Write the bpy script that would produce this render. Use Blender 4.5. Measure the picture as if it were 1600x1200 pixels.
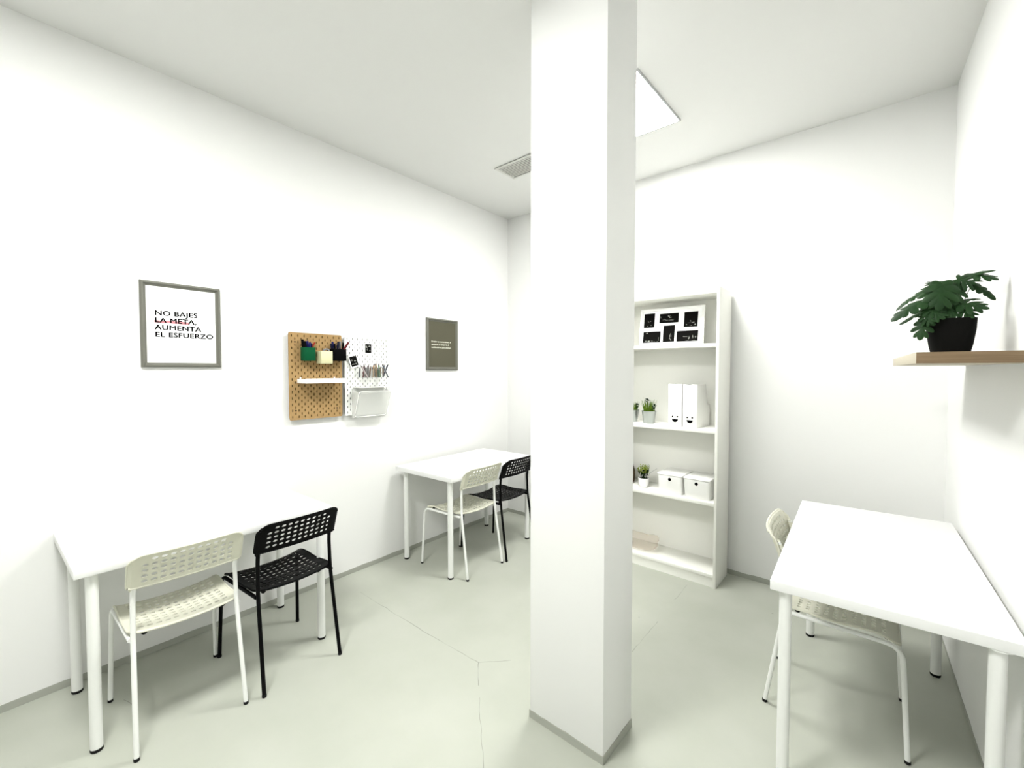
import bpy, bmesh, math, random
from mathutils import Vector, Matrix
random.seed(7)
for o in list(bpy.data.objects): bpy.data.objects.remove(o)
COL = bpy.context.scene.collection
PI = math.pi
# ------------------------------------------------------------------ camera, world, exposure
EYE = 1.47
cam = bpy.data.cameras.new('camera'); cam_o = bpy.data.objects.new('camera', cam); COL.objects.link(cam_o)
cam.sensor_width = 36; cam.lens = 681/1600*36; cam.clip_start = .01
cam_o.location = (0, 0, EYE); cam_o.rotation_euler = (math.radians(90-1.85), 0, math.radians(40.9))
sc = bpy.context.scene; sc.camera = cam_o
sc.view_settings.view_transform = 'Standard'; sc.view_settings.look = 'None'
sc.view_settings.gamma = 1; sc.view_settings.use_curve_mapping = False
sc.view_settings.exposure = 1.75
PANEL_FAR, PANEL_NEAR = 17.0, 24.5            # emission strengths of the two ceiling panels
wd = bpy.data.worlds.new('world'); sc.world = wd; wd.use_nodes = True
wd.node_tree.nodes['Background'].inputs[0].default_value = (.9, .92, .9, 1)
wd.node_tree.nodes['Background'].inputs[1].default_value = 0.3

# ------------------------------------------------------------------ materials
def mat(name, col, rough=.5, metal=0., spec=.5, bump=None, var=None, trans=0., alpha=1., emit=None, coat=0.):
    m = bpy.data.materials.new(name); m.use_nodes = True
    nt = m.node_tree; b = nt.nodes['Principled BSDF']
    b.inputs['Base Color'].default_value = (*col, 1); b.inputs['Roughness'].default_value = rough
    b.inputs['Metallic'].default_value = metal; b.inputs['Specular IOR Level'].default_value = spec
    b.inputs['Transmission Weight'].default_value = trans; b.inputs['Alpha'].default_value = alpha
    b.inputs['Coat Weight'].default_value = coat
    tc = nt.nodes.new('ShaderNodeTexCoord')
    if emit: b.inputs['Emission Color'].default_value = (*emit[0], 1); b.inputs['Emission Strength'].default_value = emit[1]
    if var:   # (scale vector, amount, colour2)
        mp = nt.nodes.new('ShaderNodeMapping'); mp.inputs['Scale'].default_value = var[0]
        nt.links.new(tc.outputs['Object'], mp.inputs[0])
        n = nt.nodes.new('ShaderNodeTexNoise'); n.inputs['Scale'].default_value = 1; n.inputs['Detail'].default_value = 5
        nt.links.new(mp.outputs[0], n.inputs['Vector'])
        r = nt.nodes.new('ShaderNodeMapRange'); r.inputs[1].default_value = .35; r.inputs[2].default_value = .65
        r.inputs[4].default_value = var[1]
        nt.links.new(n.outputs['Fac'], r.inputs[0])
        mx = nt.nodes.new('ShaderNodeMix'); mx.data_type = 'RGBA'
        mx.inputs[6].default_value = (*col, 1); mx.inputs[7].default_value = (*var[2], 1)
        nt.links.new(r.outputs[0], mx.inputs[0]); nt.links.new(mx.outputs[2], b.inputs['Base Color'])
    if bump:  # (scale, strength, distance)
        n = nt.nodes.new('ShaderNodeTexNoise'); n.inputs['Scale'].default_value = bump[0]; n.inputs['Detail'].default_value = 4
        nt.links.new(tc.outputs['Object'], n.inputs['Vector'])
        bp = nt.nodes.new('ShaderNodeBump'); bp.inputs['Strength'].default_value = bump[1]; bp.inputs['Distance'].default_value = bump[2]
        nt.links.new(n.outputs['Fac'], bp.inputs['Height']); nt.links.new(bp.outputs[0], b.inputs['Normal'])
    return m
M = {}
M['wall'] = mat('wall_paint', (.79, .793, .778), .9, spec=.15, bump=(9, .25, .004))
M['ceiling'] = mat('ceiling_paint', (.70, .702, .685), .95, spec=.1, bump=(6, .1, .003))
M['skirt'] = mat('grey_band_paint', (.36, .37, .325), .6, spec=.3, bump=(60, .3, .002))
M['desk'] = mat('white_laminate', (.77, .775, .765), .35, spec=.4)
M['metal_w'] = mat('white_powder_coat', (.78, .79, .765), .35, spec=.5)
M['metal_b'] = mat('black_powder_coat', (.0015, .0015, .0018), .5, spec=.08)
M['plast_w'] = mat('ivory_plastic', (.64, .635, .53), .45, spec=.3)
M['plast_b'] = mat('black_plastic', (.0015, .0015, .0018), .5, spec=.08)
M['rubber'] = mat('black_rubber', (.008, .008, .008), .8, spec=.2)
M['case'] = mat('white_foil', (.84, .84, .79), .5, spec=.35)
M['frame'] = mat('brushed_grey_metal', (.15, .15, .125), .5, metal=.3, spec=.3, bump=(120, .15, .001))
M['paper'] = mat('white_paper', (.9, .9, .9), .55, spec=.4)
M['ink'] = mat('black_ink', (.0015, .0015, .002), .8, spec=.04)
M['pink'] = mat('pink_marker', (.50, .20, .22), .7)
M['olive'] = mat('olive_grey_print', (.088, .084, .057), .6, spec=.12)
M['cream_ink'] = mat('cream_ink', (.82, .81, .68), .6)
M['fiber'] = mat('brown_fibreboard', (.36, .235, .105), .8, spec=.08, var=((40, 40, 40), .5, (.30, .19, .08)))
M['slot_shade_brown'] = mat('brown_slot_shade', (.03, .016, .006), .9, spec=.05)  # shade seen through the brown board's slots, as a dark colour
M['slot_shade_grey'] = mat('grey_slot_shade', (.05, .05, .045), .9, spec=.05)  # same painted shade for the slots of the white board
M['pegwhite'] = mat('white_board', (.86, .865, .84), .6, spec=.3)
M['green'] = mat('green_plastic', (.0, .075, .026), .5, spec=.15)
M['creamp'] = mat('cream_plastic', (.72, .70, .44), .6, spec=.15)
M['black'] = mat('black_matte', (.0012, .0012, .0014), .6, spec=.06)
M['whitep'] = mat('white_plastic', (.87, .87, .85), .4)
M['grey'] = mat('grey_plastic', (.3, .3, .29), .4)
M['screw'] = mat('dark_screw', (.04, .02, .01), .4, metal=.4)
M['pot'] = mat('charcoal_pot', (.004, .004, .0037), .8, spec=.08, bump=(90, .3, .001))
M['soil'] = mat('dark_soil', (.03, .022, .015), .95)
M['leaf'] = mat('monstera_leaf', (.009, .033, .008), .5, spec=.18, var=((18, 18, 18), .7, (.017, .055, .012)))
M['stem'] = mat('leaf_stem', (.015, .02, .006), .6)
M['grass'] = mat('grass_green', (.17, .28, .025), .6, spec=.1, var=((60, 60, 60), .8, (.02, .07, .007)))
M['lime'] = mat('lime_leaf', (.36, .42, .06), .6, spec=.1, var=((60, 60, 60), .7, (.07, .14, .015)))
M['dgreen'] = mat('dark_green_leaf', (.006, .022, .004), .6, spec=.1)
M['zinc'] = mat('galvanised_metal', (.36, .385, .37), .28, metal=.9, bump=(25, .2, .002))
M['ceram'] = mat('white_ceramic', (.88, .88, .87), .25)
M['photo'] = mat('dark_photo', (.003, .003, .0025), .6, spec=.04)
M['photolight'] = mat('photo_highlight', (.30, .30, .27), .6)
M['photomid'] = mat('photo_midtone', (.04, .04, .036), .6)
M['wicker'] = mat('brown_wicker', (.05, .033, .010), .8, bump=(150, .8, .004), var=((120, 120, 60), .8, (.05, .03, .01)))
M['oakpale'] = mat('pale_oak_foil', (.50, .46, .37), .6, spec=.15, var=((4, 120, 120), .35, (.46, .41, .31)))
M['oak'] = mat('oak_edge', (.23, .163, .10), .7, spec=.1, var=((6, 160, 160), .7, (.165, .115, .068)))
M['fixture'] = mat('grey_fixture', (.42, .42, .42), .5)
M['ventm'] = mat('vent_grey_white', (.60, .60, .57), .5)
M['dark'] = mat('dark_gap', (.22, .22, .21), .9)
def pcol(name, c): M[name] = mat(name, tuple(q*.5 for q in c), .5, spec=.15)
for n, c in dict(p_blue=(.02, .025, .22), p_navy=(.012, .014, .05), p_red=(.5, .03, .015), p_violet=(.12, .09, .28), p_plum=(.09, .025, .04),
                 p_orange=(.75, .33, .03), p_amber=(.38, .2, .02), p_green=(.06, .25, .06), p_dkgreen=(.02, .09, .03), p_brown=(.24, .12, .05),
                 p_tan=(.5, .3, .2), p_slate=(.13, .15, .18), p_beige=(.6, .54, .42), p_pink=(.85, .72, .72), p_silver=(.45, .45, .46),
                 p_darkred=(.2, .015, .02), p_steel=(.17, .19, .24)).items(): pcol(n, c)
M['lead'] = mat('pencil_point', (.05, .04, .04), .5)

def light_mat(name, strength):
    m = bpy.data.materials.new(name); m.use_nodes = True; nt = m.node_tree
    b = nt.nodes['Principled BSDF']; b.inputs['Base Color'].default_value = (.9, .9, .9, 1)
    b.inputs['Emission Color'].default_value = (1, 1, .98, 1); b.inputs['Emission Strength'].default_value = strength
    return m
M['panel_far'] = light_mat('led_diffuser_far', PANEL_FAR); M['panel_near'] = light_mat('led_diffuser_near', PANEL_NEAR)

def clear_mat(name, tint, fac, rough, milk=(.9, .9, .88)):
    """thin see-through plastic: mostly clear with a little milk in it"""
    m = bpy.data.materials.new(name); m.use_nodes = True; nt = m.node_tree
    b = nt.nodes['Principled BSDF']; b.inputs['Base Color'].default_value = (*milk, 1); b.inputs['Roughness'].default_value = rough
    tr = nt.nodes.new('ShaderNodeBsdfTransparent'); tr.inputs[0].default_value = (*tint, 1)
    tl = nt.nodes.new('ShaderNodeBsdfTranslucent'); tl.inputs[0].default_value = (*milk, 1)
    a = nt.nodes.new('ShaderNodeMixShader'); a.inputs[0].default_value = .4
    nt.links.new(b.outputs[0], a.inputs[1]); nt.links.new(tl.outputs[0], a.inputs[2])
    mx = nt.nodes.new('ShaderNodeMixShader'); mx.inputs[0].default_value = fac
    nt.links.new(tr.outputs[0], mx.inputs[1]); nt.links.new(a.outputs[0], mx.inputs[2])
    nt.links.new(mx.outputs[0], nt.nodes['Material Output'].inputs[0]); return m
M['clear'] = clear_mat('clear_acrylic', (.98, .983, .98), .05, .15)
M['frost'] = clear_mat('frosted_plastic', (.98, .98, .975), .34, .3, (.95, .96, .94))
M['bag'] = clear_mat('thin_pinkish_plastic', (.98, .97, .955), .26, .35, (.80, .72, .64))

def floor_mat():
    m = bpy.data.materials.new('painted_concrete'); m.use_nodes = True; nt = m.node_tree; N = nt.nodes; L = nt.links
    b = N['Principled BSDF']; b.inputs['Roughness'].default_value = .5; b.inputs['Specular IOR Level'].default_value = .35
    tc = N.new('ShaderNodeTexCoord')
    nz = N.new('ShaderNodeTexNoise'); nz.inputs['Scale'].default_value = 3.0; nz.inputs['Detail'].default_value = 6
    L.new(tc.outputs['Object'], nz.inputs['Vector'])
    cr = N.new('ShaderNodeValToRGB'); cr.color_ramp.elements[0].position = .35; cr.color_ramp.elements[1].position = .68
    cr.color_ramp.elements[0].color = (.395, .412, .352, 1); cr.color_ramp.elements[1].color = (.43, .445, .388, 1)
    L.new(nz.outputs['Fac'], cr.inputs[0])
    # hairline cracks: distance to segments, wobbled by noise
    wn = N.new('ShaderNodeTexNoise'); wn.inputs['Scale'].default_value = 9; L.new(tc.outputs['Object'], wn.inputs['Vector'])
    sub = N.new('ShaderNodeVectorMath'); sub.operation = 'MULTIPLY_ADD'
    L.new(wn.outputs['Color'], sub.inputs[0]); sub.inputs[1].default_value = (.02, .02, 0); sub.inputs[2].default_value = (-.01, -.01, 0)
    ad = N.new('ShaderNodeVectorMath'); ad.operation = 'ADD'; L.new(tc.outputs['Object'], ad.inputs[0]); L.new(sub.outputs[0], ad.inputs[1])
    P = ad.outputs[0]
    def vm(op, a=None, bb=None, out=0):
        n = N.new('ShaderNodeVectorMath'); n.operation = op
        for i, v in enumerate((a, bb)):
            if v is None: continue
            if isinstance(v, (tuple, Vector)): n.inputs[i].default_value = tuple(v)
            else: L.new(v, n.inputs[i])
        return n
    segs = [((-2.62, 1.487), (-2.1, 1.49), .0013), ((-2.1, 1.49), (-1.53, 1.507), .0016), ((-1.53, 1.507), (-1.42, 1.63), .0011),
            ((-1.53, 1.507), (-1.42, 1.40), .0015), ((-1.36, 1.345), (-1.10, 1.11), .0011), ((-.985, 2.097), (-.994, 2.45), .0013),
            ((-1.008, 2.75), (-1.017, 3.0), .0010), ((-2.55, .30), (-2.42, .33), .0009)]
    total = None
    for A, B, w in segs:
        A = Vector((*A, 0)); B = Vector((*B, 0)); d = B-A
        pa = vm('SUBTRACT', P, A).outputs[0]
        dt = vm('DOT_PRODUCT', pa, d).outputs['Value']
        mu = N.new('ShaderNodeMath'); mu.operation = 'MULTIPLY'; mu.use_clamp = True; L.new(dt, mu.inputs[0]); mu.inputs[1].default_value = 1/d.length_squared
        sc_ = N.new('ShaderNodeVectorMath'); sc_.operation = 'SCALE'; sc_.inputs[0].default_value = tuple(d); L.new(mu.outputs[0], sc_.inputs['Scale'])
        df = vm('SUBTRACT', pa, sc_.outputs[0]).outputs[0]
        ln = vm('LENGTH', df).outputs['Value']
        mr = N.new('ShaderNodeMapRange'); L.new(ln, mr.inputs[0]); mr.inputs[1].default_value = w*.5; mr.inputs[2].default_value = w*2.2
        mr.inputs[3].default_value = 1; mr.inputs[4].default_value = 0
        if total is None: total = mr.outputs[0]
        else:
            mm = N.new('ShaderNodeMath'); mm.operation = 'MAXIMUM'; L.new(total, mm.inputs[0]); L.new(mr.outputs[0], mm.inputs[1]); total = mm.outputs[0]
    n2 = N.new('ShaderNodeTexNoise'); n2.inputs['Scale'].default_value = 7; L.new(tc.outputs['Object'], n2.inputs['Vector'])
    r2 = N.new('ShaderNodeMapRange'); L.new(n2.outputs['Fac'], r2.inputs[0]); r2.inputs[1].default_value = .35; r2.inputs[2].default_value = .6
    r2.inputs[3].default_value = .12; r2.inputs[4].default_value = .62
    mm = N.new('ShaderNodeMath'); mm.operation = 'MULTIPLY'; L.new(total, mm.inputs[0]); L.new(r2.outputs[0], mm.inputs[1])
    # scattered specks
    vo = N.new('ShaderNodeTexVoronoi'); vo.inputs['Scale'].default_value = 3.1; L.new(tc.outputs['Object'], vo.inputs['Vector'])
    vr = N.new('ShaderNodeMapRange'); L.new(vo.outputs['Distance'], vr.inputs[0]); vr.inputs[1].default_value = .010; vr.inputs[2].default_value = .022
    vr.inputs[3].default_value = .45; vr.inputs[4].default_value = 0
    mt = N.new('ShaderNodeMath'); mt.operation = 'MAXIMUM'; L.new(mm.outputs[0], mt.inputs[0]); L.new(vr.outputs[0], mt.inputs[1])
    mx = N.new('ShaderNodeMix'); mx.data_type = 'RGBA'; L.new(mt.outputs[0], mx.inputs[0]); L.new(cr.outputs[0], mx.inputs[6]); mx.inputs[7].default_value = (.13, .13, .11, 1)
    L.new(mx.outputs[2], b.inputs['Base Color'])
    bn = N.new('ShaderNodeTexNoise'); bn.inputs['Scale'].default_value = 14; bn.inputs['Detail'].default_value = 5; L.new(tc.outputs['Object'], bn.inputs['Vector'])
    bp = N.new('ShaderNodeBump'); bp.inputs['Strength'].default_value = .12; bp.inputs['Distance'].default_value = .004
    L.new(bn.outputs['Fac'], bp.inputs['Height']); L.new(bp.outputs[0], b.inputs['Normal'])
    return m
M['floor'] = floor_mat()

# ------------------------------------------------------------------ mesh helpers
class MB:
    def __init__(s): s.bm = bmesh.new(); s.mi = 0
    def face(s, vs, smooth=False):
        try: f = s.bm.faces.new(vs)
        except ValueError: return None
        f.material_index = s.mi; f.smooth = smooth; return f
    def v(s, p): return s.bm.verts.new(p)
    def box(s, x0, x1, y0, y1, z0, z1, bev=0., mtx=None, seg=2):
        vs = [s.v((x, y, z)) for x in (x0, x1) for y in (y0, y1) for z in (z0, z1)]
        fs = [s.face([vs[i] for i in q]) for q in ((0, 1, 3, 2), (4, 6, 7, 5), (0, 4, 5, 1), (2, 3, 7, 6), (0, 2, 6, 4), (1, 5, 7, 3))]
        allv = set(vs)
        if bev:
            es = list({e for f in fs for e in f.edges})
            r = bmesh.ops.bevel(s.bm, geom=es, offset=bev, segments=seg, affect='EDGES', profile=.5)
            for f in r['faces']: f.material_index = s.mi; f.smooth = True
            allv = {v for f in r['faces'] for v in f.verts} | {v for v in vs if v.is_valid}
        if mtx: bmesh.ops.transform(s.bm, matrix=mtx, verts=list(allv))
        return s
    def tube(s, pts, r, seg=12, caps=True, radii=None):
        pts = [Vector(p) for p in pts]; n = len(pts)
        t0 = (pts[1]-pts[0]).normalized(); up = Vector((0, 0, 1)) if abs(t0.z) < .9 else Vector((1, 0, 0))
        nrm = t0.cross(up).normalized(); rings = []; prev = t0
        for i, p in enumerate(pts):
            a = pts[max(i-1, 0)]; c = pts[min(i+1, n-1)]; t = (c-a).normalized()
            q = prev.rotation_difference(t); nrm = (q @ nrm).normalized(); prev = t
            bi = t.cross(nrm).normalized(); rr = radii[i] if radii else r
            rings.append([s.v(p+nrm*math.cos(2*PI*k/seg)*rr+bi*math.sin(2*PI*k/seg)*rr) for k in range(seg)])
        for i in range(n-1):
            for k in range(seg): s.face([rings[i][k], rings[i][(k+1) % seg], rings[i+1][(k+1) % seg], rings[i+1][k]], True)
        if caps: s.face(rings[0][::-1]); s.face(rings[-1])
        return s
    def lathe(s, prof, c=(0, 0, 0), seg=32, power=2., closed=False):
        """prof = [(radius, z)...]; power > 2 squares the outline"""
        rings = []
        for r, z in prof:
            ring = []
            for k in range(seg):
                a = 2*PI*k/seg; ca, sa = math.cos(a), math.sin(a)
                g = 1/((abs(ca)**power+abs(sa)**power)**(1/power))
                ring.append(s.v((c[0]+r*g*ca, c[1]+r*g*sa, c[2]+z)))
            rings.append(ring)
        for i in range(len(rings)-1):
            for k in range(seg): s.face([rings[i][k], rings[i][(k+1) % seg], rings[i+1][(k+1) % seg], rings[i+1][k]], True)
        s.face(rings[0][::-1]); s.face(rings[-1]); return s
    def build(s, name, m, parent=None, loc=None, rotz=None, mods=(), sharp=40):
        bmesh.ops.recalc_face_normals(s.bm, faces=s.bm.faces[:])
        me = bpy.data.meshes.new(name); s.bm.to_mesh(me); s.bm.free()
        for mm in (m if isinstance(m, (list, tuple)) else [m]): me.materials.append(mm)
        if any(p.use_smooth for p in me.polygons): me.set_sharp_from_angle(angle=math.radians(sharp))
        o = bpy.data.objects.new(name, me); COL.objects.link(o)
        if parent: o.parent = parent
        if loc is not None: o.location = loc
        if rotz is not None: o.rotation_euler.z = rotz
        for kind, args in mods:
            md = o.modifiers.new(kind.lower(), kind)
            for k, v in args.items(): setattr(md, k, v)
        return o
def fillet(pts, r, n=6):
    pts = [Vector(p) for p in pts]; out = [pts[0]]
    for i in range(1, len(pts)-1):
        p = pts[i]; a = (pts[i-1]-p); b = (pts[i+1]-p); d = min(r, a.length*.45, b.length*.45)
        a = p+a.normalized()*d; b = p+b.normalized()*d
        for k in range(n+1):
            t = k/n; out.append(a*(1-t)**2+p*2*t*(1-t)+b*t*t)
    out.append(pts[-1]); return out
def tag(o, label=None, cat=None, group=None, kind=None):
    if label: o['label'] = label
    if cat: o['category'] = cat
    if group: o['group'] = group
    if kind: o['kind'] = kind
    return o
def thing(name, label, cat, loc=(0, 0, 0), rotz=0, group=None):
    o = bpy.data.objects.new(name, None); COL.objects.link(o); o.empty_display_size = .1
    o.location = loc; o.rotation_euler = (0, 0, rotz); return tag(o, label, cat, group)
def copy_tree(o, parent=None):
    c = o.copy(); COL.objects.link(c); c.parent = parent
    for ch in list(o.children): copy_tree(ch, c)
    return c

def perforated(mb, us, vs, hole, S):
    """us, vs: grid lines.  hole(i, j) -> (rx, ry) when a hole is centred on grid node (i, j), i.e. it fills the 2x2 quads round it.
    S(u, v) maps the flat sheet to its 3-D shape."""
    nu, nv = len(us), len(vs); cache = {}
    def V(i, j):
        if (i, j) not in cache: cache[(i, j)] = mb.v(S(us[i], vs[j]))
        return cache[(i, j)]
    taken = set()
    for i in range(1, nu-1):
        for j in range(1, nv-1):
            h = hole(i, j)
            if not h: continue
            for q in ((i-1, j-1), (i, j-1), (i, j), (i-1, j)): taken.add(q)
            outer = [(i-1, j-1), (i, j-1), (i+1, j-1), (i+1, j), (i+1, j+1), (i, j+1), (i-1, j+1), (i-1, j)]
            k = h[2] if len(h) > 2 else .74
            inn = [(-k, -k), (0, -1), (k, -k), (1, 0), (k, k), (0, 1), (-k, k), (-1, 0)]
            iv = [mb.v(S(us[i]+a*h[0], vs[j]+b*h[1])) for a, b in inn]
            for n in range(8):
                m_ = (n+1) % 8
                mb.face([V(*outer[n]), V(*outer[m_]), iv[m_], iv[n]])
    for i in range(nu-1):
        for j in range(nv-1):
            if (i, j) not in taken: mb.face([V(i, j), V(i+1, j), V(i+1, j+1), V(i, j+1)])

def round_rect(u, v, w, h, r):
    """square corners of a w x h sheet pulled in to radius r"""
    cu, cv = w/2-r, h/2-r; du, dv = abs(u)-cu, abs(v)-cv
    if du > 0 and dv > 0:
        m = max(du, dv); l = math.hypot(du, dv); du, dv = du/l*m, dv/l*m
        return math.copysign(cu+du, u), math.copysign(cv+dv, v)
    return u, v

def text_mesh(lines, size, leading, xscale, mtl, name, parent, x, y, z, bold=0.0, spacing=1.0):
    cu = bpy.data.curves.new('lettering', 'FONT'); cu.body = '\n'.join(lines); cu.size = size; cu.space_line = leading
    cu.space_character = spacing; cu.align_x = 'LEFT'; cu.align_y = 'TOP_BASELINE'; cu.resolution_u = 4
    to = bpy.data.objects.new('lettering_curve', cu); COL.objects.link(to)
    bpy.context.view_layer.update()
    me = bpy.data.meshes.new_from_object(to.evaluated_get(bpy.context.evaluated_depsgraph_get()))
    bpy.data.objects.remove(to); bpy.data.curves.remove(cu)
    bm = bmesh.new(); offs = [(0, 0)]+([(bold, 0), (-bold, 0), (0, bold*.7), (0, -bold*.7)] if bold else [])
    for i, (ox, oz) in enumerate(offs):     # heavier strokes: the outline printed again a hair to each side
        m2 = me.copy(); m2.transform(Matrix.Translation((x+ox, y-.00006*i, z+oz)) @ Matrix.Rotation(PI/2, 4, 'X') @ Matrix.Diagonal((xscale, 1, 1, 1)))
        bm.from_mesh(m2); bpy.data.meshes.remove(m2)
    bm.to_mesh(me); bm.free()
    me.materials.clear(); me.materials.append(mtl); me.name = name
    o = bpy.data.objects.new(name, me); COL.objects.link(o); o.parent = parent; return o

# ------------------------------------------------------------------ the room
CEIL = 3.0; YB = 3.37; YF = -2.3
def lwx(y): return -2.85-.037*y
def rwx(y): return .245+(YB-y)*.046
def struct(name, mb, m, label=None):
    o = mb.build(name, m); tag(o, label, kind='structure'); return o
def prism(poly, z0, z1, mb=None):
    mb = mb or MB(); lo = [mb.v((x, y, z0)) for x, y in poly]; hi = [mb.v((x, y, z1)) for x, y in poly]
    n = len(poly); mb.face(lo[::-1]); mb.face(hi)
    for i in range(n): mb.face([lo[i], lo[(i+1) % n], hi[(i+1) % n], hi[i]])
    return mb
struct('floor', MB().box(-3.4, .9, YF-.15, YB+.15, -.1, 0), M['floor'], 'grey green painted concrete floor with hairline cracks')
struct('ceiling', MB().box(-3.4, .9, YF-.15, YB+.15, CEIL, CEIL+.1), M['ceiling'], 'plain off white ceiling')
struct('wall_left', prism([(lwx(YF-.1), YF-.1), (lwx(YB+.1), YB+.1), (lwx(YB+.1)-.12, YB+.1), (lwx(YF-.1)-.12, YF-.1)], 0, CEIL), M['wall'], 'long white wall carrying the two posters and the pegboards')
struct('wall_back', MB().box(lwx(YB), rwx(YB), YB, YB+.12, 0, CEIL), M['wall'], 'white end wall behind the bookcase')
struct('wall_right', prism([(rwx(YF-.1), YF-.1), (rwx(YF-.1)+.12, YF-.1), (rwx(YB+.1)+.12, YB+.1), (rwx(YB+.1), YB+.1)], 0, CEIL), M['wall'], 'white wall with the oak shelf')
struct('wall_rear', MB().box(lwx(YF), rwx(YF), YF-.12, YF, 0, CEIL), M['wall'], 'white wall behind the camera')
# pillar
PX0, PX1, PY0, PY1 = -1.122, -.776, 1.412, 1.646
def pillar_mesh():
    return MB().box(PX0, PX1, PY0, PY1, 0, CEIL, bev=.003)
pl = pillar_mesh().build('pillar', M['wall']); tag(pl, 'white square pillar standing in the middle of the room', kind='structure')
def band(name, path, closed, h=.034, t=.0025, label=None):
    """thin painted skirting band with a slightly uneven top edge following path (x, y) points; offset to the left of travel"""
    mb = MB(); pts = []
    n = len(path)
    for i in range(n if closed else n-1):
        a = Vector((*path[i], 0)); b = Vector((*path[(i+1) % n], 0)); k = max(2, int((b-a).length/.03))
        for j in range(k): pts.append((a.lerp(b, j/k), j == 0))
    if not closed: pts.append((Vector((*path[-1], 0)), True))
    lo = []; hi = []; lo2 = []; hi2 = []
    m = len(pts); rnd = random.Random(len(name)+n); hh = h
    for i, (p, _) in enumerate(pts):
        a = pts[(i-1) % m][0] if (closed or i > 0) else p; c = pts[(i+1) % m][0] if (closed or i < m-1) else p
        d1 = (p-a); d2 = (c-p)
        d1 = d1.normalized() if d1.length else d2.normalized(); d2 = d2.normalized() if d2.length else d1
        n1 = Vector((-d1.y, d1.x, 0)); n2 = Vector((-d2.y, d2.x, 0)); nn = (n1+n2)/(1+n1.dot(n2))
        hh = h+.0016*math.sin(i*.7)+.0012*rnd.uniform(-1, 1)
        q = p+nn*t
        lo.append(mb.v((q.x, q.y, .0))); hi.append(mb.v((q.x, q.y, hh))); lo2.append(mb.v((p.x, p.y, 0))); hi2.append(mb.v((p.x, p.y, hh)))
    for i in range(m if closed else m-1):
        j = (i+1) % m
        mb.face([lo[i], lo[j], hi[j], hi[i]]); mb.face([hi[i], hi[j], hi2[j], hi2[i]]); mb.face([lo2[i], hi2[i], hi2[j], lo2[j]])
    return struct(name, mb, M['skirt'], label)
band('baseboard_left', [(lwx(YB), YB), (lwx(YF), YF)], False, label='grey painted band along the foot of the left wall')
band('baseboard_back', [(rwx(YB), YB), (lwx(YB), YB)], False, label='grey painted band along the foot of the end wall')
band('baseboard_right', [(rwx(YF), YF), (rwx(YB), YB)], False, h=.012, label='thin grey painted band along the foot of the right wall')
band('trim_1', [(PX0, PY0), (PX0, PY1), (PX1, PY1), (PX1, PY0)], True, h=.033, label='grey painted band round the foot of the pillar')

# ------------------------------------------------------------------ ceiling fittings
def led_panel(x, y, label, m):
    t = thing('ceiling_light', label, 'ceiling light', (x, y, CEIL))
    fr = MB(); w = .30; f = .010; d = .012
    fr.box(-w, w, -w, -w+f, -d, 0, .002); fr.box(-w, w, w-f, w, -d, 0, .002); fr.box(-w, -w+f, -w+f, w-f, -d, 0, .002); fr.box(w-f, w, -w+f, w-f, -d, 0, .002)
    fr.build('frame', M['fixture'], t)
    MB().box(-w+f, w-f, -w+f, w-f, -.009, -.001).build('diffuser', M[m], t)
    return t
led_panel(-1.295, 2.425, 'square white LED ceiling panel glowing beyond the pillar', 'panel_far')
led_panel(-1.30, -.05, 'square white LED ceiling panel overhead near the camera', 'panel_near')
vt = thing('ceiling_vent', 'white rectangular ceiling air vent with narrow slats beside the pillar', 'air vent', (-1.98, 2.565, CEIL))
mb = MB(); w, h, f = .32, .115, .022
for a in ((-w, w, -h, -h+f), (-w, w, h-f, h), (-w, -w+f, -h+f, h-f), (w-f, w, -h+f, h-f)): mb.box(*a, -.010, -.004, .001)
mb.build('frame', M['ventm'], vt)
MB().box(-w+.004, w-.004, -h+.004, h-.004, -.004, -.0005).build('shadow_gap', M['dark'], vt)
for k in range(9):
    y = -h+f+.012+k*(2*h-2*f-.02)/8.6
    MB().box(-w+f+.001, w-f-.001, -.0088, .0088, -.0006, .0006, mtx=Matrix.Translation((0, y, -.0085)) @ Matrix.Rotation(math.radians(12), 4, 'X')).build('slat', M['ventm'], vt)

# ------------------------------------------------------------------ desks
def desk(L, W, legs, label, loc, rotz, yl=None):
    """local x = across the depth, local y = along the length"""
    t = thing('desk', label, 'desk', loc, rotz, )
    MB().box(-W/2, W/2, -L/2, L/2, .696, .730, .0025).build('tabletop', M['desk'], t)
    for i, (x, y) in enumerate(legs):
        mb = MB(); r = .0195
        mb.lathe([(r, .012), (r, .66), (r, .694)], (x, y, 0), 24); mb.lathe([(.034, .6925), (.034, .6958)], (x, y, 0), 24)
        lg = mb.build('leg', M['metal_w'], t)
        MB().lathe([(r-.001, 0), (r+.0006, .003), (r+.0006, .0125), (r-.002, .0128)], (x, y, 0), 24).build('foot_cap', M['rubber'], lg)
    return t
R = math.radians
def to_local(c, a, pts):
    out = []
    for x, y in pts:
        dx, dy = x-c[0], y-c[1]; out.append((dx*math.cos(a)+dy*math.sin(a), -dx*math.sin(a)+dy*math.cos(a)))
    return out
c1 = (-2.566, .625)
desk(1.0, .6, [(.262, -.447), (-.225, -.447), (.258, .455), (-.245, .455)], 'white desk nearest the camera against the left wall, below the slogan poster', (c1[0], c1[1], 0), R(2.1))
c2 = (-2.571, 2.447)
a2 = R(2.1); desk(1.0, .625, to_local(c2, a2, [(-2.306, 2.003), (-2.817, 2.0), (-2.853, 2.925), (-2.36, 2.925)]), 'white desk in the far left corner, partly behind the pillar', (c2[0], c2[1], 0), a2)
a3 = R(2.75); c3 = (-.0425+.012, 2.355)
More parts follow.
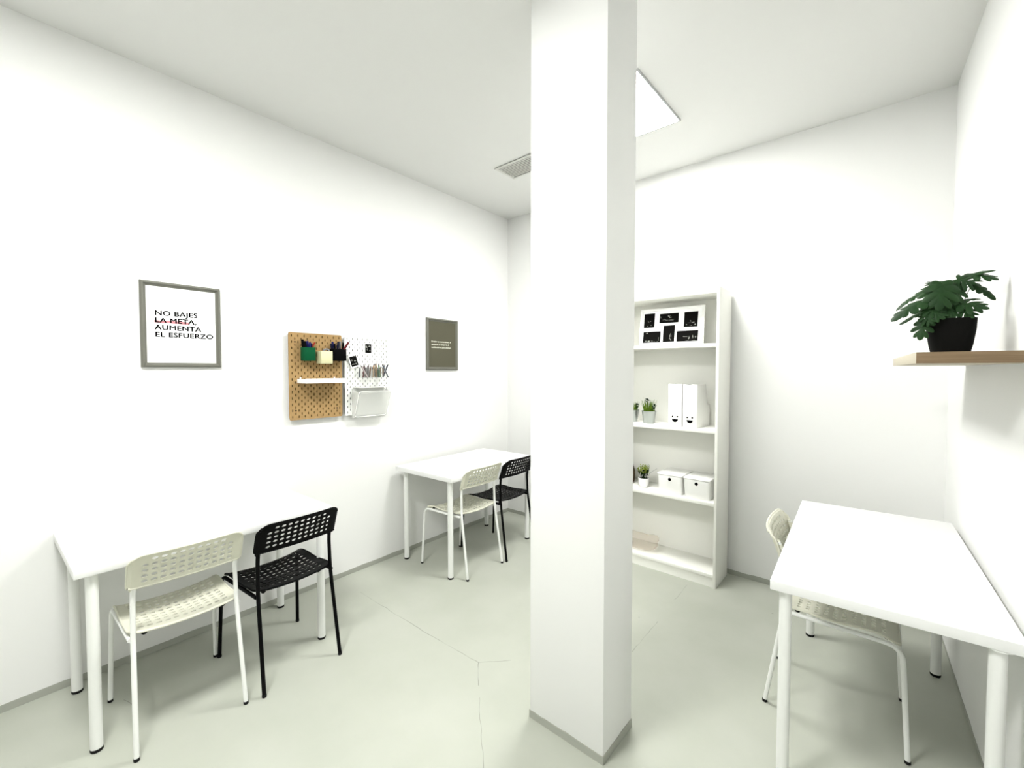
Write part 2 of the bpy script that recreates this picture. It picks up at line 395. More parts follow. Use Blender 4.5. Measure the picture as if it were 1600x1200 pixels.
desk(1.2, .605, to_local(c3, a3, [(-.262, 1.785), (.247, 1.80), (-.303, 2.872), (.197, 2.885)]), 'large white desk standing under the shelf at the right wall', (c3[0], c3[1], 0), a3)

# ------------------------------------------------------------------ chairs (perforated plastic, tube frame); they face local +y
def make_chair(pm, tm, label, loc, rotz):
    t = thing('chair', label, 'chair', loc, rotz)
    tr = .0088
    # rear legs run up to the backrest; front legs bend back under the seat as side rails
    for s in (-1, 1):
        pts = fillet([(s*.185, -.235, .006), (s*.176, -.168, .44), (s*.173, -.163, .62), (s*.172, -.196, .722)], .05)
        lg = MB().tube(pts, tr, 12).build('leg', tm, t)
        MB().lathe([(tr*.9, 0), (tr*1.12, .002), (tr*1.12, .012), (tr*.9, .013)], (s*.185, -.235, 0), 14).build('foot_cap', M['rubber'], lg)
    for s in (-1, 1):
        pts = fillet([(s*.200, .235, .006), (s*.190, .212, .428), (s*.184, -.166, .432)], .055, 8)
        lg = MB().tube(pts, tr, 12).build('leg', tm, t)
        MB().lathe([(tr*.9, 0), (tr*1.12, .002), (tr*1.12, .012), (tr*.9, .013)], (s*.200, .235, 0), 14).build('foot_cap', M['rubber'], lg)
    # seat
    W, D = .375, .375
    def S(u, v):
        u2, v2 = round_rect(u, v, W, D, .04)
        q = abs(2*u2/W); z = .447+.012*(q**2.2)-.010*(1-q*q)*.6
        f = v2/(D/2)
        if f > .55: z -= .030*((f-.55)/.45)**2
        if f < -.75: z += .004*((-f-.75)/.25)
        if -.6 < f < .3: z -= .006*math.cos((f+.15)/.45*PI/2)
        return (u2, v2+.02, z)
    mu, mv = .028, .032; ncu, ncv = 11, 10
    def lines(w, m, nc):
        p = (w-2*m)/nc/2; a = [-w/2, -w/2+m*.33, -w/2+m*.66]+[-w/2+m+p*k for k in range(2*nc+1)]
        return a+[w/2-m*.66, w/2-m*.33, w/2]
    us, vs = lines(W, mu, ncu), lines(D, mv, ncv)
    def hole(i, j):
        a, b = i-3, j-3
        if 0 < a < 2*ncu and 0 < b < 2*ncv and a % 2 == 1 and b % 2 == 1: return (.0102, .0076)
    mb = MB(); perforated(mb, us, vs, hole, S)
    st = mb.build('seat', pm, t, mods=(('SOLIDIFY', dict(thickness=.0045, offset=-1)),))
    rim = [Vector(S(u, -D/2)) for u in us]+[Vector(S(W/2, v)) for v in vs[1:]]+[Vector(S(u, D/2)) for u in us[::-1][1:]]+[Vector(S(-W/2, v)) for v in vs[::-1][1:]]
    rim = [p-Vector((0, 0, .003)) for p in rim]
    MB().tube(rim, .0052, 8, caps=False).build('rim', pm, st)
    for sx in (-.135, .135):
        for sy in (-.145, .15): MB().lathe([(.006, -.018), (.010, -.014), (.010, -.004), (.007, 0)], (sx, sy+.02, .4385 if sy < 0 else .436), 12).build('bumper', M['rubber'], st)
    # backrest
    BW, BH = .385, .140
    def B(u, v):
        u2, v2 = round_rect(u, v, BW, BH, .048) if v > 0 else round_rect(u, v, BW, BH, .012)
        h = v2+BH/2; q = 2*u2/BW
        h2 = h+.022; y = -.170-.30*h2-1.2*h2*h2*.25-.019*(1-q*q)+(.008 if abs(q) > .985 else 0)
        if v > BH/2-.003: y -= .006
        return (u2, y-.004, .637+h*.985)
    mu, mv = .036, .012; ncu, ncv = 11, 5
    us, vs = lines(BW, mu, ncu), lines(BH, mv, ncv)
    def hole2(i, j):
        a, b = i-3, j-3
        if 0 < a < 2*ncu and 0 < b < 2*ncv and a % 2 == 1 and b % 2 == 1:
            if b == 2*ncv-1 and a in (1, 2*ncu-1): return None
            return (.0100, .0072)
    mb = MB(); perforated(mb, us, vs, hole2, B)
    bk = mb.build('backrest', pm, t, mods=(('SOLIDIFY', dict(thickness=.005, offset=0)),))
    mb = MB()
    rim = [Vector(B(u, -BH/2)) for u in us]+[Vector(B(BW/2, v)) for v in vs[1:]]+[Vector(B(u, BH/2)) for u in us[::-1][1:]]+[Vector(B(-BW/2, v)) for v in vs[::-1][1:]]
    mb.tube(rim, .0048, 8, caps=False)
    mb.build('rim', pm, bk)
    for s in (-1, 1):
        sl = [(s*.1735, -.163, .622), (s*.1732, -.166, .640), (s*.172, -.180, .672), (s*.1715, -.190, .702), (s*.171, -.199, .728)]
        MB().tube(sl, .0135, 12, radii=[.0115, .0125, .0125, .0115, .006]).build('sleeve', pm, bk)
        MB().tube([(s*.174, -.176, .648), (s*.174, -.186, .648)], .0035, 10).build('screw', M['grey'], bk)
    return t
W1 = make_chair(M['plast_w'], M['metal_w'], 'white perforated chair at the near left desk, beside the black one', (-2.346, .462, 0), R(90.6))
B1 = make_chair(M['plast_b'], M['metal_b'], 'black perforated chair at the near left desk, seen whole', (-2.340, .886, 0), R(93.7))
def place(src, label, loc, rz):
    c = copy_tree(src); c.location = loc; c.rotation_euler = (0, 0, rz); c['label'] = label; return c
place(W1, 'white perforated chair at the far left desk', (-2.431, 2.234, 0), R(91.9))
place(B1, 'black perforated chair at the far left desk, cut off by the pillar', (-2.433, 2.640, 0), R(92.5))
place(W1, 'white perforated chair pushed under the right desk', (-.159, 2.355, 0), R(-90+1.6))

# ------------------------------------------------------------------ things on the left wall (local x along the wall, -y into the room)
WR = R(90+math.degrees(math.atan(.037)))
Tn = Vector((-.037, 1, 0)).normalized(); Nn = Vector((Tn.y, -Tn.x, 0)); W0 = Vector((-2.85, 0, 0))
def wp(s, d, z): return tuple(W0+Tn*s+Nn*d+Vector((0, 0, z)))
def frame_loft(w, h, prof):
    """mitred moulding round a w x h opening; prof = [(inset from outside edge, y)]"""
    mb = MB(); rings = []
    for ins, y in prof:
        a, b = w/2-ins, h/2-ins
        rings.append([mb.v((-a, y, -b)), mb.v((a, y, -b)), mb.v((a, y, b)), mb.v((-a, y, b))])
    n = len(rings)
    for i in range(n):
        j = (i+1) % n
        for k in range(4): mb.face([rings[i][k], rings[i][(k+1) % 4], rings[j][(k+1) % 4], rings[j][k]])
    return mb
def poster(label, s, z, w, h, fw, sheet):
    t = thing('framed_poster', label, 'poster', wp(s, .0, z), WR)
    frame_loft(w, h, [(0, -.001), (0, -.014), (fw*.28, -.023), (fw*.45, -.024), (fw*.8, -.014), (fw, -.012), (fw, -.001)]).build('frame', M['frame'], t)
    MB().box(-w/2+fw*.8, w/2-fw*.8, -.0095, -.002, -h/2+fw*.8, h/2-fw*.8).build('print', M[sheet], t)
    return t
p1 = poster('grey framed white poster with a bold black slogan above the near desk', .615, 1.704, .352, .441, .024, 'paper')
# sheet spans +-.155 x +-.20; text
pr = [c for c in p1.children if c.name.startswith('print')][0]
text_mesh(['NO BAJES', 'LA META,', 'AUMENTA', 'EL ESFUERZO'], .0350, 1.06, 1.185, M['ink'], 'lettering', pr, -.118, -.0101, .049, bold=.0013, spacing=1.05)
mb = MB()
for k in range(9): mb.box(-.118+.0038*k, -.118+.0038*k+.0026, -.0098, -.0095, -.121, -.1185)
mb.build('small_lettering', M['grey'], pr)
MB().box(-.119, .030, -.0099, -.0096, .0095, .0225).build('highlight', M['pink'], pr)
p2 = poster('small grey framed olive poster with three lines of pale text, by the pegboards', 2.467, 1.688, .358, .438, .026, 'olive')
pr = [c for c in p2.children if c.name.startswith('print')][0]
text_mesh(['El dolor es momentáneo, el', 'cansancio es temporal, la', 'satisfacción es para siempre'], .0178, 1.38, 1.12, M['cream_ink'], 'lettering', pr, -.125, -.0099, .018, bold=.0004)

# pegboards
def pegboard(label, s0, z0, mname):
    t = thing('pegboard', label, 'pegboard', wp(s0+.18, 0, z0), WR)
    w, h = .36, .56
    us = [-.18, -.17]+[-.17+.01*k for k in range(1, 34)]+[.17, .18]; us = sorted(set(round(u, 5) for u in us))
    vs = [k*.01*2 for k in range(29)]      # 20 mm steps
    cols = {round(-.16+.02*k, 5): k for k in range(17)}
    def hole(i, j):
        k = cols.get(us[i])
        if k is None: return None
        if k % 2 == 0 and j % 2 == 1: return (.0034, .0086, .8)
        if k % 2 == 1 and j % 2 == 0 and 0 < j < 28: return (.0034, .0086, .8)
    def S(u, v):
        a, b = round_rect(u, v-.28, w, h, .010) if (abs(u) > .169 and (v < .01 or v > .55)) else (u, v-.28)
        return (a, -.030, b+.28)
    mb = MB(); perforated(mb, us, vs, hole, S)
    bd = mb.build('panel', M[mname], t, mods=(('SOLIDIFY', dict(thickness=.005, offset=0)),))
    MB().box(-.167, .167, -.024, -.001, .011, .549).build('slot_shade', M['slot_shade_brown' if mname == 'fiber' else 'slot_shade_grey'], t)  # added dark sheet, paints the shade behind the slots; no real board part
    for (x, z) in ((-.14, .06), (.14, .06), (-.14, .50), (.14, .50)):
        MB().tube([(x, -.0005, z), (x, -.034, z)], .0055, 12).build('mounting_screw', M['screw' if mname == 'fiber' else 'ventm'], t)
    return t
pegboard('brown fibreboard pegboard with staggered slots', 1.155, 1.149, 'fiber')
pegboard('white pegboard mounted right of the brown one', 1.535+.001, 1.149, 'pegwhite')

def open_box(mb, x0, x1, y0, y1, z0, z1, th=.0025, r=.012):
    """rounded open-topped box built as a lofted shell"""
    def ring(ins, z, rr):
        pts = []; a0, a1, b0, b1 = x0+ins, x1-ins, y0+ins, y1-ins
        for (cx, cy, st) in ((a1-rr, b1-rr, 0), (a0+rr, b1-rr, 1), (a0+rr, b0+rr, 2), (a1-rr, b0+rr, 3)):
            for k in range(5):
                a = (st+k/4)*PI/2; pts.append(mb.v((cx+rr*math.cos(a), cy+rr*math.sin(a), z)))
        return pts
    rs = [ring(.002, z0, r), ring(0, z0+.002, r), ring(0, z1, r), ring(th, z1, max(r-th, .001)), ring(th, z0+th, max(r-th, .001))]
    for i in range(4):
        for k in range(20): mb.face([rs[i][k], rs[i][(k+1) % 20], rs[i+1][(k+1) % 20], rs[i+1][k]], True)
    mb.face(rs[0][::-1]); mb.face(rs[-1]); return mb
def wall_box(name, label, cat, s0, s1, d0, d1, z0, z1, m, r=.012, th=.0025, group=None):
    t = thing(name, label, cat, wp((s0+s1)/2, 0, z0), WR, group)
    w = (s1-s0)/2
    mb = MB(); open_box(mb, -w, w, -d1, -d0, 0, z1-z0, th, r); mb.build('container', m, t, sharp=60)
    for x in (-w*.55, w*.55): MB().tube([(x, -d0-.001, (z1-z0)*.8), (x, -.025, (z1-z0)*.8)], .002, 8).build('hook', m, t)
    return t
wall_box('storage_cup', 'dark green pen cup on the brown pegboard', 'pen cup', 1.222, 1.305, .036, .096, 1.529, 1.614, M['green'], .018)
wall_box('storage_cup', 'cream yellow storage cup between the green and black cups', 'storage cup', 1.331, 1.411, .036, .102, 1.511, 1.593, M['creamp'], .004)
wall_box('storage_cup', 'black pen cup on the edge of the brown pegboard', 'pen cup', 1.420, 1.514, .036, .095, 1.532, 1.613, M['black'], .003)
for i, (a, b, w_) in enumerate(((1.601, 1.672, 'left'), (1.678, 1.758, 'middle'), (1.764, 1.842, 'right'))):
    wall_box('pencil_cup', 'clear plastic pencil cup on the white pegboard, the %s one of three' % w_, 'pencil cup', a, b, .036, .132, 1.413, 1.489, M['clear'], .006, .002, group='clear pencil cups')
# little white ledge
t = thing('ledge', 'small white ledge hooked across the brown pegboard', 'ledge', wp(1.34, 0, 1.385), WR)
mb = MB(); mb.box(-.137, .137, -.150, -.036, 0, .004, .001); mb.box(-.137, .137, -.152, -.148, 0, .030, .001); mb.box(-.137, -.134, -.148, -.036, 0, .028, .0008); mb.box(.134, .137, -.148, -.036, 0, .028, .0008)
mb.build('tray', M['whitep'], t)
for x in (-.115, .115): MB().box(x-.004, x+.004, -.040, -.026, .028, .038, .001).build('hook', M['whitep'], t)

def pen(name, label, cat, a, b, m1, m2=None, r=.0042, group=None, capfrac=.35):
    """a, b = (s, d, z) foot and top; the cap is its own part"""
    r *= 1.2
    A = Vector(wp(*a)); B = Vector(wp(*b)); L = (B-A).length
    t = thing(name, label, cat, A, 0, group); t.rotation_mode = 'QUATERNION'
    t.rotation_quaternion = Vector((0, 0, 1)).rotation_difference((B-A).normalized())
    if cat == 'pencil':
        MB().lathe([(r, 0), (r, L-.014)], seg=6).build('shaft', m1, t)
        MB().lathe([(r*.95, L-.014), (r*.35, L-.004), (.0006, L)], seg=6).build('tip', m2 or M['lead'], t)
    else:
        c = L*(1-capfrac)
        MB().lathe([(r*.6, 0), (r*.9, .006), (r*.9, c)], seg=12).build('barrel', m1, t)
        mb = MB(); mb.lathe([(r*1.05, c), (r*1.1, c+.002), (r*1.05, L-.003), (r*.7, L)], seg=12); mb.box(r*1.0, r*1.6, -.0015, .0015, c+.004, L-.002)
        mb.build('cap', m2 or m1, t)
    return t
BZ = 1.5325
pen('marker', 'black marker in the green cup, leaning furthest left', 'pen', (1.252, .062, BZ), (1.226, .068, 1.652), M['black'], None, .0068)
pen('marker', 'black marker in the green cup, the tallest', 'pen', (1.253, .052, BZ), (1.231, .056, 1.665), M['black'], None, .0068)
pen('marker', 'black marker in the green cup, next to the blue pens', 'pen', (1.245, .081, BZ), (1.232, .084, 1.654), M['black'], None, .0062)
pen('pen', 'blue pen in the green cup, leftmost of the blues', 'pen', (1.262, .068, BZ), (1.251, .066, 1.655), M['p_silver'], M['p_blue'])
pen('pen', 'blue pen in the green cup, in the middle of the blues', 'pen', (1.275, .055, BZ), (1.268, .052, 1.658), M['p_blue'])
pen('pen', 'thick blue pen in the green cup, nearest the front', 'pen', (1.262, .082, BZ), (1.268, .083, 1.647), M['p_blue'], None, .005)
pen('pen', 'navy pen in the green cup, rightmost of the blues', 'pen', (1.275, .072, BZ), (1.282, .074, 1.642), M['p_navy'], None, .005)
pen('pen', 'orange red pen sloping out to the right of the green cup', 'pen', (1.245, .044, BZ), (1.318, .046, 1.650), M['p_red'])
BZ = 1.5355
pen('pen', 'grey and blue pen at the left of the black cup', 'pen', (1.444, .052, BZ), (1.426, .056, 1.648), M['grey'], M['p_navy'], .006)
pen('pen', 'violet blue pen at the back left of the black cup', 'pen', (1.450, .046, BZ), (1.440, .046, 1.662), M['p_blue'], None, .0052)
pen('pen', 'black and silver pen left of centre in the black cup', 'pen', (1.452, .066, BZ), (1.443, .068, 1.648), M['p_silver'], M['black'], .0045)
pen('pen', 'navy pen low in the middle of the black cup', 'pen', (1.466, .068, BZ), (1.461, .070, 1.640), M['p_navy'])
pen('pen', 'violet pen standing tall in the black cup', 'pen', (1.470, .056, BZ), (1.474, .060, 1.664), M['p_violet'], M['p_navy'], .005)
pen('pen', 'silver and lilac pen at the back of the black cup', 'pen', (1.489, .048, BZ), (1.495, .049, 1.667), M['p_violet'], M['p_silver'], .005)
pen('pen', 'black pen at the right of the black cup', 'pen', (1.495, .068, BZ), (1.505, .070, 1.658), M['black'])
pen('pen', 'dark red and black pen sloping out of the black cup onto the white board', 'pen', (1.450, .085, BZ), (1.536, .085, 1.660), M['p_silver'], M['p_darkred'], .0058, capfrac=.45)
t = thing('tape_roll', 'grey tape roll showing above the cream cup', 'tape', wp(1.385, .066, 1.589), WR)
mb = MB(); n = 24
rings = []
for (rr, yy) in ((.024, -.008), (.024, .008), (.015, .008), (.015, -.008)):
    rings.append([mb.v((rr*math.cos(2*PI*k/n), yy, rr*math.sin(2*PI*k/n))) for k in range(n)])
for i in range(4):
    for k in range(n): mb.face([rings[i][k], rings[i][(k+1) % n], rings[(i+1) % 4][(k+1) % n], rings[(i+1) % 4][k]], True)
mb.build('roll', M['p_silver'], t)
t['label'] = 'grey tape roll showing above the rim of the cream cup'
PZ = 1.4165
for nm, a, b, m in [
    ('white pencil leaning across the left clear cup', (1.617, .100, 1.503), (1.662, .118, PZ), 'p_pink'),
    ('plum pencil right behind the white one in the left clear cup', (1.648, .090, 1.512), (1.666, .095, PZ), 'p_plum'),
    ('short grey pencil at the left side of the left clear cup', (1.627, .078, 1.492), (1.612, .090, PZ), 'p_slate'),
    ('wine red pencil between the left and middle clear cups', (1.664, .070, 1.507), (1.655, .070, PZ), 'p_darkred'),
    ('plum pencil rising at the left of the middle clear cup', (1.699, .070, 1.512), (1.690, .070, PZ), 'p_plum'),
    ('dark brown pencil leaning right at the left of the middle clear cup', (1.700, .102, 1.501), (1.685, .100, PZ), 'p_brown'),
    ('short beige pencil in the middle clear cup', (1.707, .112, 1.487), (1.700, .118, PZ), 'p_beige'),
    ('brown pencil beside the orange one in the middle clear cup', (1.719, .090, 1.494), (1.714, .095, PZ), 'p_brown'),
    ('orange pencil in the middle clear cup', (1.738, .080, 1.517), (1.727, .085, PZ), 'p_orange'),
    ('amber pencil with dark end, tallest in the middle clear cup', (1.746, .092, 1.523), (1.740, .100, PZ), 'p_amber'),
    ('bright green pencil in the right clear cup', (1.771, .090, 1.517), (1.780, .092, PZ), 'p_green'),
    ('dark green pencil at the right side of the middle clear cup', (1.744, .118, 1.486), (1.748, .120, PZ), 'p_dkgreen'),
    ('slate blue pencil leaning across the right clear cup', (1.784, .112, 1.514), (1.831, .120, PZ), 'p_steel'),
    ('tan pencil inside the right clear cup', (1.800, .070, 1.496), (1.795, .070, PZ), 'p_tan'),
    ('rust brown pencil inside the right clear cup', (1.808, .088, 1.500), (1.812, .084, PZ), 'p_brown'),
    ('slate grey pencil at the back of the right clear cup', (1.832, .070, 1.511), (1.826, .064, PZ), 'p_slate'),
    ('navy pencil leaning out at the right of the right clear cup', (1.846, .100, 1.515), (1.800, .100, PZ), 'p_navy')]:
    pen('pencil', nm, 'pencil', b, a, M[m], M['black'] if 'dark end' in nm or 'navy' in nm else None, .0042, group='coloured pencils in the clear cups')

# two little photo cards
def card(label, s, d, z, w, h, tilt, lights):
    t = thing('photo_card', label, 'photo', wp(s, d, z), WR, 'photo cards on the white pegboard')
    mt = Matrix.Rotation(tilt, 4, 'Y')
    MB().box(-w/2, w/2, -.0012, .0, -h/2, h/2, mtx=mt).build('card', M['paper'], t)
    MB().box(-w/2+.006, w/2-.006, -.0018, -.0013, -h/2+.010, h/2-.006, mtx=mt).build('picture', M['photo'], t)
    mb = MB()
    rq = random.Random(int(s*1000))
    for (x, z2, a, b) in lights:
        for q in range(3):
            cx, cz = x+a*rq.random(), z2+b*rq.random(); ra, rb = a*rq.uniform(.18, .38), b*rq.uniform(.15, .35)
            mb.face([mb.v(mt @ Vector((cx+ra*math.cos(2*PI*k/7+q), -.0021-.0001*q, cz+rb*math.sin(2*PI*k/7+q)))) for k in range(7)])
    mb.build('picture_highlights', M['photolight'], t)
    MB().tube([(0, -.002, h/2-.004), (0, .002-d+.028, h/2-.004)], .002, 8).build('peg', M['whitep'], t)
    return t
card('small black and white photo card pinned upright high on the white pegboard', 1.720, .036, 1.624, .062, .080, 0, [(-.02, .008, .016, .014), (.004, .012, .016, .010), (-.012, -.018, .006, .02), (.006, -.02, .008, .012)])
card('small black and white photo card hung crooked above the pencil cups', 1.598, .046, 1.530, .066, .088, R(-17), [(-.02, .006, .01, .012), (.0, -.002, .014, .012), (-.018, -.024, .02, .008), (.008, -.022, .008, .014)])

# frosted wall tray
t = thing('wall_tray', 'frosted plastic paper tray tilted forward on the white pegboard', 'paper tray', wp(1.72, 0, 1.130), WR)
def tray_panel(y0, y1, z0, z1, w0, w1, r=.02, th=.003):
    mb = MB(); n = 8
    def S(u, v):
        a, b = round_rect(u, v, 2, 2, .16); k = (b+1)/2
        return (a*(w0+(w1-w0)*k), y0+(y1-y0)*k, z0+(z1-z0)*k)
    g = [[mb.v(S(-1+2*i/12, -1+2*j/12)) for j in range(13)] for i in range(13)]
    for i in range(12):
        for j in range(12): mb.face([g[i][j], g[i+1][j], g[i+1][j+1], g[i][j+1]], True)
    return mb, S
mb, S = tray_panel(-.062, -.125, .006, .188, .132, .132)
fp = mb.build('front_panel', M['frost'], t, mods=(('SOLIDIFY', dict(thickness=.003, offset=0)),))
rim = [S(-1+2*i/12, -1) for i in range(13)]+[S(1, -1+2*i/12) for i in range(1, 13)]+[S(1-2*i/12, 1) for i in range(1, 13)]+[S(-1, 1-2*i/12) for i in range(1, 13)]
MB().tube(rim, .0024, 8, caps=False).build('rim', M['whitep'], fp)
mb = MB(); mb.box(-.130, .130, -.038, -.035, .0, .215, .001); mb.build('back_panel', M['frost'], t)
mb = MB(); mb.box(-.128, .128, -.062, -.036, .0, .003, .001); mb.build('base', M['frost'], t)
for s in (-1, 1):
    mb = MB(); x = s*.133
    a = [(x, -.036, .0), (x, -.060, .006), (x, -.118, .18), (x, -.036, .205)]; b = [(x+s*.0025, y, z) for _, y, z in a]
    va = [mb.v(p) for p in a]; vb = [mb.v(p) for p in b]; mb.face(va); mb.face(vb[::-1])
    for k in range(4): mb.face([va[k], va[(k+1) % 4], vb[(k+1) % 4], vb[k]])
    mb.build('side_panel', M['frost'], t)
MB().box(-.125, .150, -.150, -.036, .215, .2185, .0012, mtx=Matrix.Translation((0, 0, 0))).build('top_flap', M['whitep'], t)

# ------------------------------------------------------------------ bookcase
BX0, BX1, BY0, BY1 = -1.655, -.853, 3.065, 3.345
bc = thing('bookcase', 'tall white bookcase with open shelves against the end wall', 'bookcase', ((BX0+BX1)/2, BY0, 0))
hw_ = (BX1-BX0)/2; T = .017; D_ = BY1-BY0
SH = [(.066, .088), (.553, .577), (1.043, 1.067), (1.624, 1.648)]
for s in (-1, 1): MB().box(*(sorted((s*hw_, s*(hw_-T)))), 0, D_, 0, 2.02, .0008).build('side_panel', M['case'], bc)
MB().box(-hw_+T, hw_-T, 0.0, D_, 1.98, 2.018, .0008).build('top_panel', M['case'], bc)
MB().box(-hw_+T, hw_-T, D_-.006, D_-.001, .0, 1.98).build('back_panel', M['case'], bc)
MB().box(-hw_+T, hw_-T, .012, .028, 0, .066).build('plinth', M['case'], bc)
for z0, z1 in SH: MB().box(-hw_+T, hw_-T, .004, D_-.007, z0, z1, .0008).build('shelf', M['case'], bc)

# multi-picture frame leaning on the top compartment back
t = thing('picture_frame', 'white collage frame with six dark photos on the bookcase top shelf', 'picture frame', (-1.218, 3.175, SH[3][1]+.001), R(2))
t.rotation_euler = (R(-8), 0, R(2.0))
w, h = .232, .278
frame_loft(2*w, h, [(0, .0), (0, -.018), (.004, -.020), (.016, -.020), (.019, -.013), (.019, .0)]).build('frame', M['whitep'], t).location = (0, 0, h/2)
MB().box(-w+.017, w-.017, -.012, -.002, .017, h-.017).build('mount', M['paper'], t)
# pictures measured on the frame (u 0..1 left-right, v 0..1 bottom-top)
mb = None
rnd = random.Random(3)
def px(u): return -w+2*w*u
pics = [(.06, .235, .50, .885), (.315, .615, .60, .855), (.70, .905, .46, .855), (.06, .345, .045+.04, .385), (.385, .565, .06+.03, .53), (.60, .92, .045+.04, .365)]
lights = [[(.35, .45, .12, .06), (.5, .42, .16, .06), (.3, .38, .3, .03), (.3, .05, .1, .12), (.6, .08, .12, .1)],
          [(.1, .3, .75, .06), (.18, .22, .6, .05), (.42, .5, .3, .28), (.2, .42, .1, .04), (.05, .5, .04, .3)],
          [(.2, .25, .7, .05), (.4, .34, .14, .12), (.15, .1, .1, .14), (.7, .1, .18, .12), (.4, .05, .2, .06)],
          [(.1, .04, .5, .14), (.12, .8, .18, .14), (.6, .06, .28, .05), (.88, .1, .05, .35)],
          [(.55, .06, .2, .38), (.6, .4, .1, .12)],
          [(.25, .4, .4, .1), (.55, .1, .08, .5), (.72, .12, .08, .46), (.86, .1, .06, .4), (.4, .05, .5, .06)]]
for (u0, u1, v0, v1), ls in zip(pics, lights):
    ph = MB().box(px(u0), px(u1), -.0135, -.0122, v0*h, v1*h).build('photo', M['photo'], t)
    mb = MB(); mb.mi = 0
    X0, X1, Z0, Z1 = px(u0), px(u1), v0*h, v1*h
    for (a, b, c, d) in ls:
        for q in range(6):   # broken-up blobs rather than one bar
            aa = a+c*rnd.random()*.8; bb = b+d*rnd.random()*.7
            x = X0+(X1-X0)*aa; z = Z0+(Z1-Z0)*bb; ww = (X1-X0)*c*.28; hh = (Z1-Z0)*d*.36
            x2 = min(x+ww, X1-.001); z2 = min(z+hh, Z1-.001)
            n = 7; cv = [mb.v(((x+x2)/2+(x2-x)/2*math.cos(2*PI*k/n+q), -.0137-.00004*q, (z+z2)/2+(z2-z)/2*math.sin(2*PI*k/n+q))) for k in range(n)]
            mb.mi = q % 2; mb.face(cv)
    mb.build('photo_highlights', [M['photolight'], M['photomid']], ph)

# magazine files with a smile
def magfile(label, x, y, rz):
    t = thing('magazine_file', label, 'magazine file', (x, y, SH[2][1]), rz, 'smiling magazine files')
    w, d, h, hl, th = .050, .235, .302, .155, .0025
    # side outline (y, z): tall spine at the front, sloping down to a low back
    prof = [(0, 0), (0, h), (.150, h), (.176, hl+.06), (.186, hl+.012), (.20, hl), (d, hl), (d, 0)]
    mb = MB()
    for s in (-1, 1):
        xa, xb = s*w, s*(w-th)
        a = [mb.v((xa, q, z)) for q, z in prof]; b = [mb.v((xb, q, z)) for q, z in prof]; mb.face(a); mb.face(b[::-1])
        for k in range(8): mb.face([a[k], a[(k+1) % 8], b[(k+1) % 8], b[k]])
    mb.box(-w, w, 0, th, 0, h, .001); mb.box(-w, w, d-th, d, 0, hl); mb.box(-w, w, 0, d, 0, th)
    bd = mb.build('body', M['whitep'], t)
    mb = MB()
    for ex in (-.017, .017): mb.tube([(ex, -.0008, .072), (ex, .0, .072)], .0056, 12)
    n = 14; a = []
    for k in range(n+1):
        g = PI+PI*k/n; a.append((.021*math.cos(g), .054+.021*math.sin(g)))
    va = [mb.v((p, -.0008, q)) for p, q in a]; vb = [mb.v((p, .0, q)) for p, q in a]; mb.face(va); mb.face(vb[::-1])
    for k in range(n+1): mb.face([va[k], va[(k+1) % (n+1)], vb[(k+1) % (n+1)], vb[k]])
    mb.build('smiley', M['ink'], t)
    return t
magfile('left of the two white magazine files with smiling face', -1.1465, 3.092, R(0))
magfile('right of the two white magazine files with smiling face', -1.0425, 3.088, R(-3))

# white storage boxes with lids
def stbox(label, x, y, rz):
    t = thing('storage_box', label, 'storage box', (x, y, SH[1][1]), rz, 'lidded boxes on the bookcase')
    w, d, h = .089, .215, .128
    mb = MB(); rings = []
    for z, k in ((0, .93), (.004, .95), (h, 1.0)):
        ring = []; rr = .016; a, b = w*k, d/2*k
        for cx, cy, st in ((a-rr, b-rr, 0), (-a+rr, b-rr, 1), (-a+rr, -b+rr, 2), (a-rr, -b+rr, 3)):
            for q in range(5):
                g = (st+q/4)*PI/2; ring.append(mb.v((cx+rr*math.cos(g), cy+d/2+rr*math.sin(g), z)))
        rings.append(ring)
    for i in range(2):
        for k in range(20): mb.face([rings[i][k], rings[i][(k+1) % 20], rings[i+1][(k+1) % 20], rings[i+1][k]], True)
    mb.face(rings[0][::-1]); mb.face(rings[-1]); mb.build('body', M['whitep'], t, sharp=60)
    mb = MB(); mb.box(-w-.002, w+.002, -.002, d+.002, h, h+.016, .006, seg=3); mb.box(-w+.02, w-.02, .03, d-.03, h+.0155, h+.0175, .001); mb.build('lid', M['whitep'], t)
    k = .93+.07*.105/h
    mb = MB(); mb.tube([(0, d/2*(1-k)-.0015, .104), (0, d/2*(1-k)+.002, .104)], .0115, 20); mb.build('grip_hole', M['black'], t)
    return t
stbox('white lidded box with a black grip hole beside the small white plant pot', -1.1835, 3.100, R(-1))
stbox('white lidded box with a black grip hole nearest the right side of the bookcase', -.994, 3.092, R(-1))

# small grass pots
def blades(mb, n, r, h, spread, thick=.0022, base=0., seedv=0, curl=1.):
    rnd = random.Random(seedv)
    for k in range(n):
        a = rnd.uniform(0, 2*PI); rr = r*math.sqrt(rnd.random()); hh = h*rnd.uniform(.6, 1.0)
        dx, dy = math.cos(a), math.sin(a); lean = spread*rnd.uniform(.2, 1)*(rr/r+.2)
        wv = Vector((-dy, dx, 0))*thick
        ws = rnd.uniform(0, 2*PI); wv = Vector((math.cos(ws), math.sin(ws), 0))*thick
        prev = None
        for q in range(5):
            f = q/4; c = Vector((rr*dx+lean*dx*f**1.8*curl, rr*dy+lean*dy*f**1.8*curl, base+hh*f*(1-.12*f)))
            k2 = (1-f*.9); a1, a2 = mb.v(c-wv*k2), mb.v(c+wv*k2)
            if prev: mb.face([prev[0], prev[1], a2, a1])
            prev = (a1, a2)
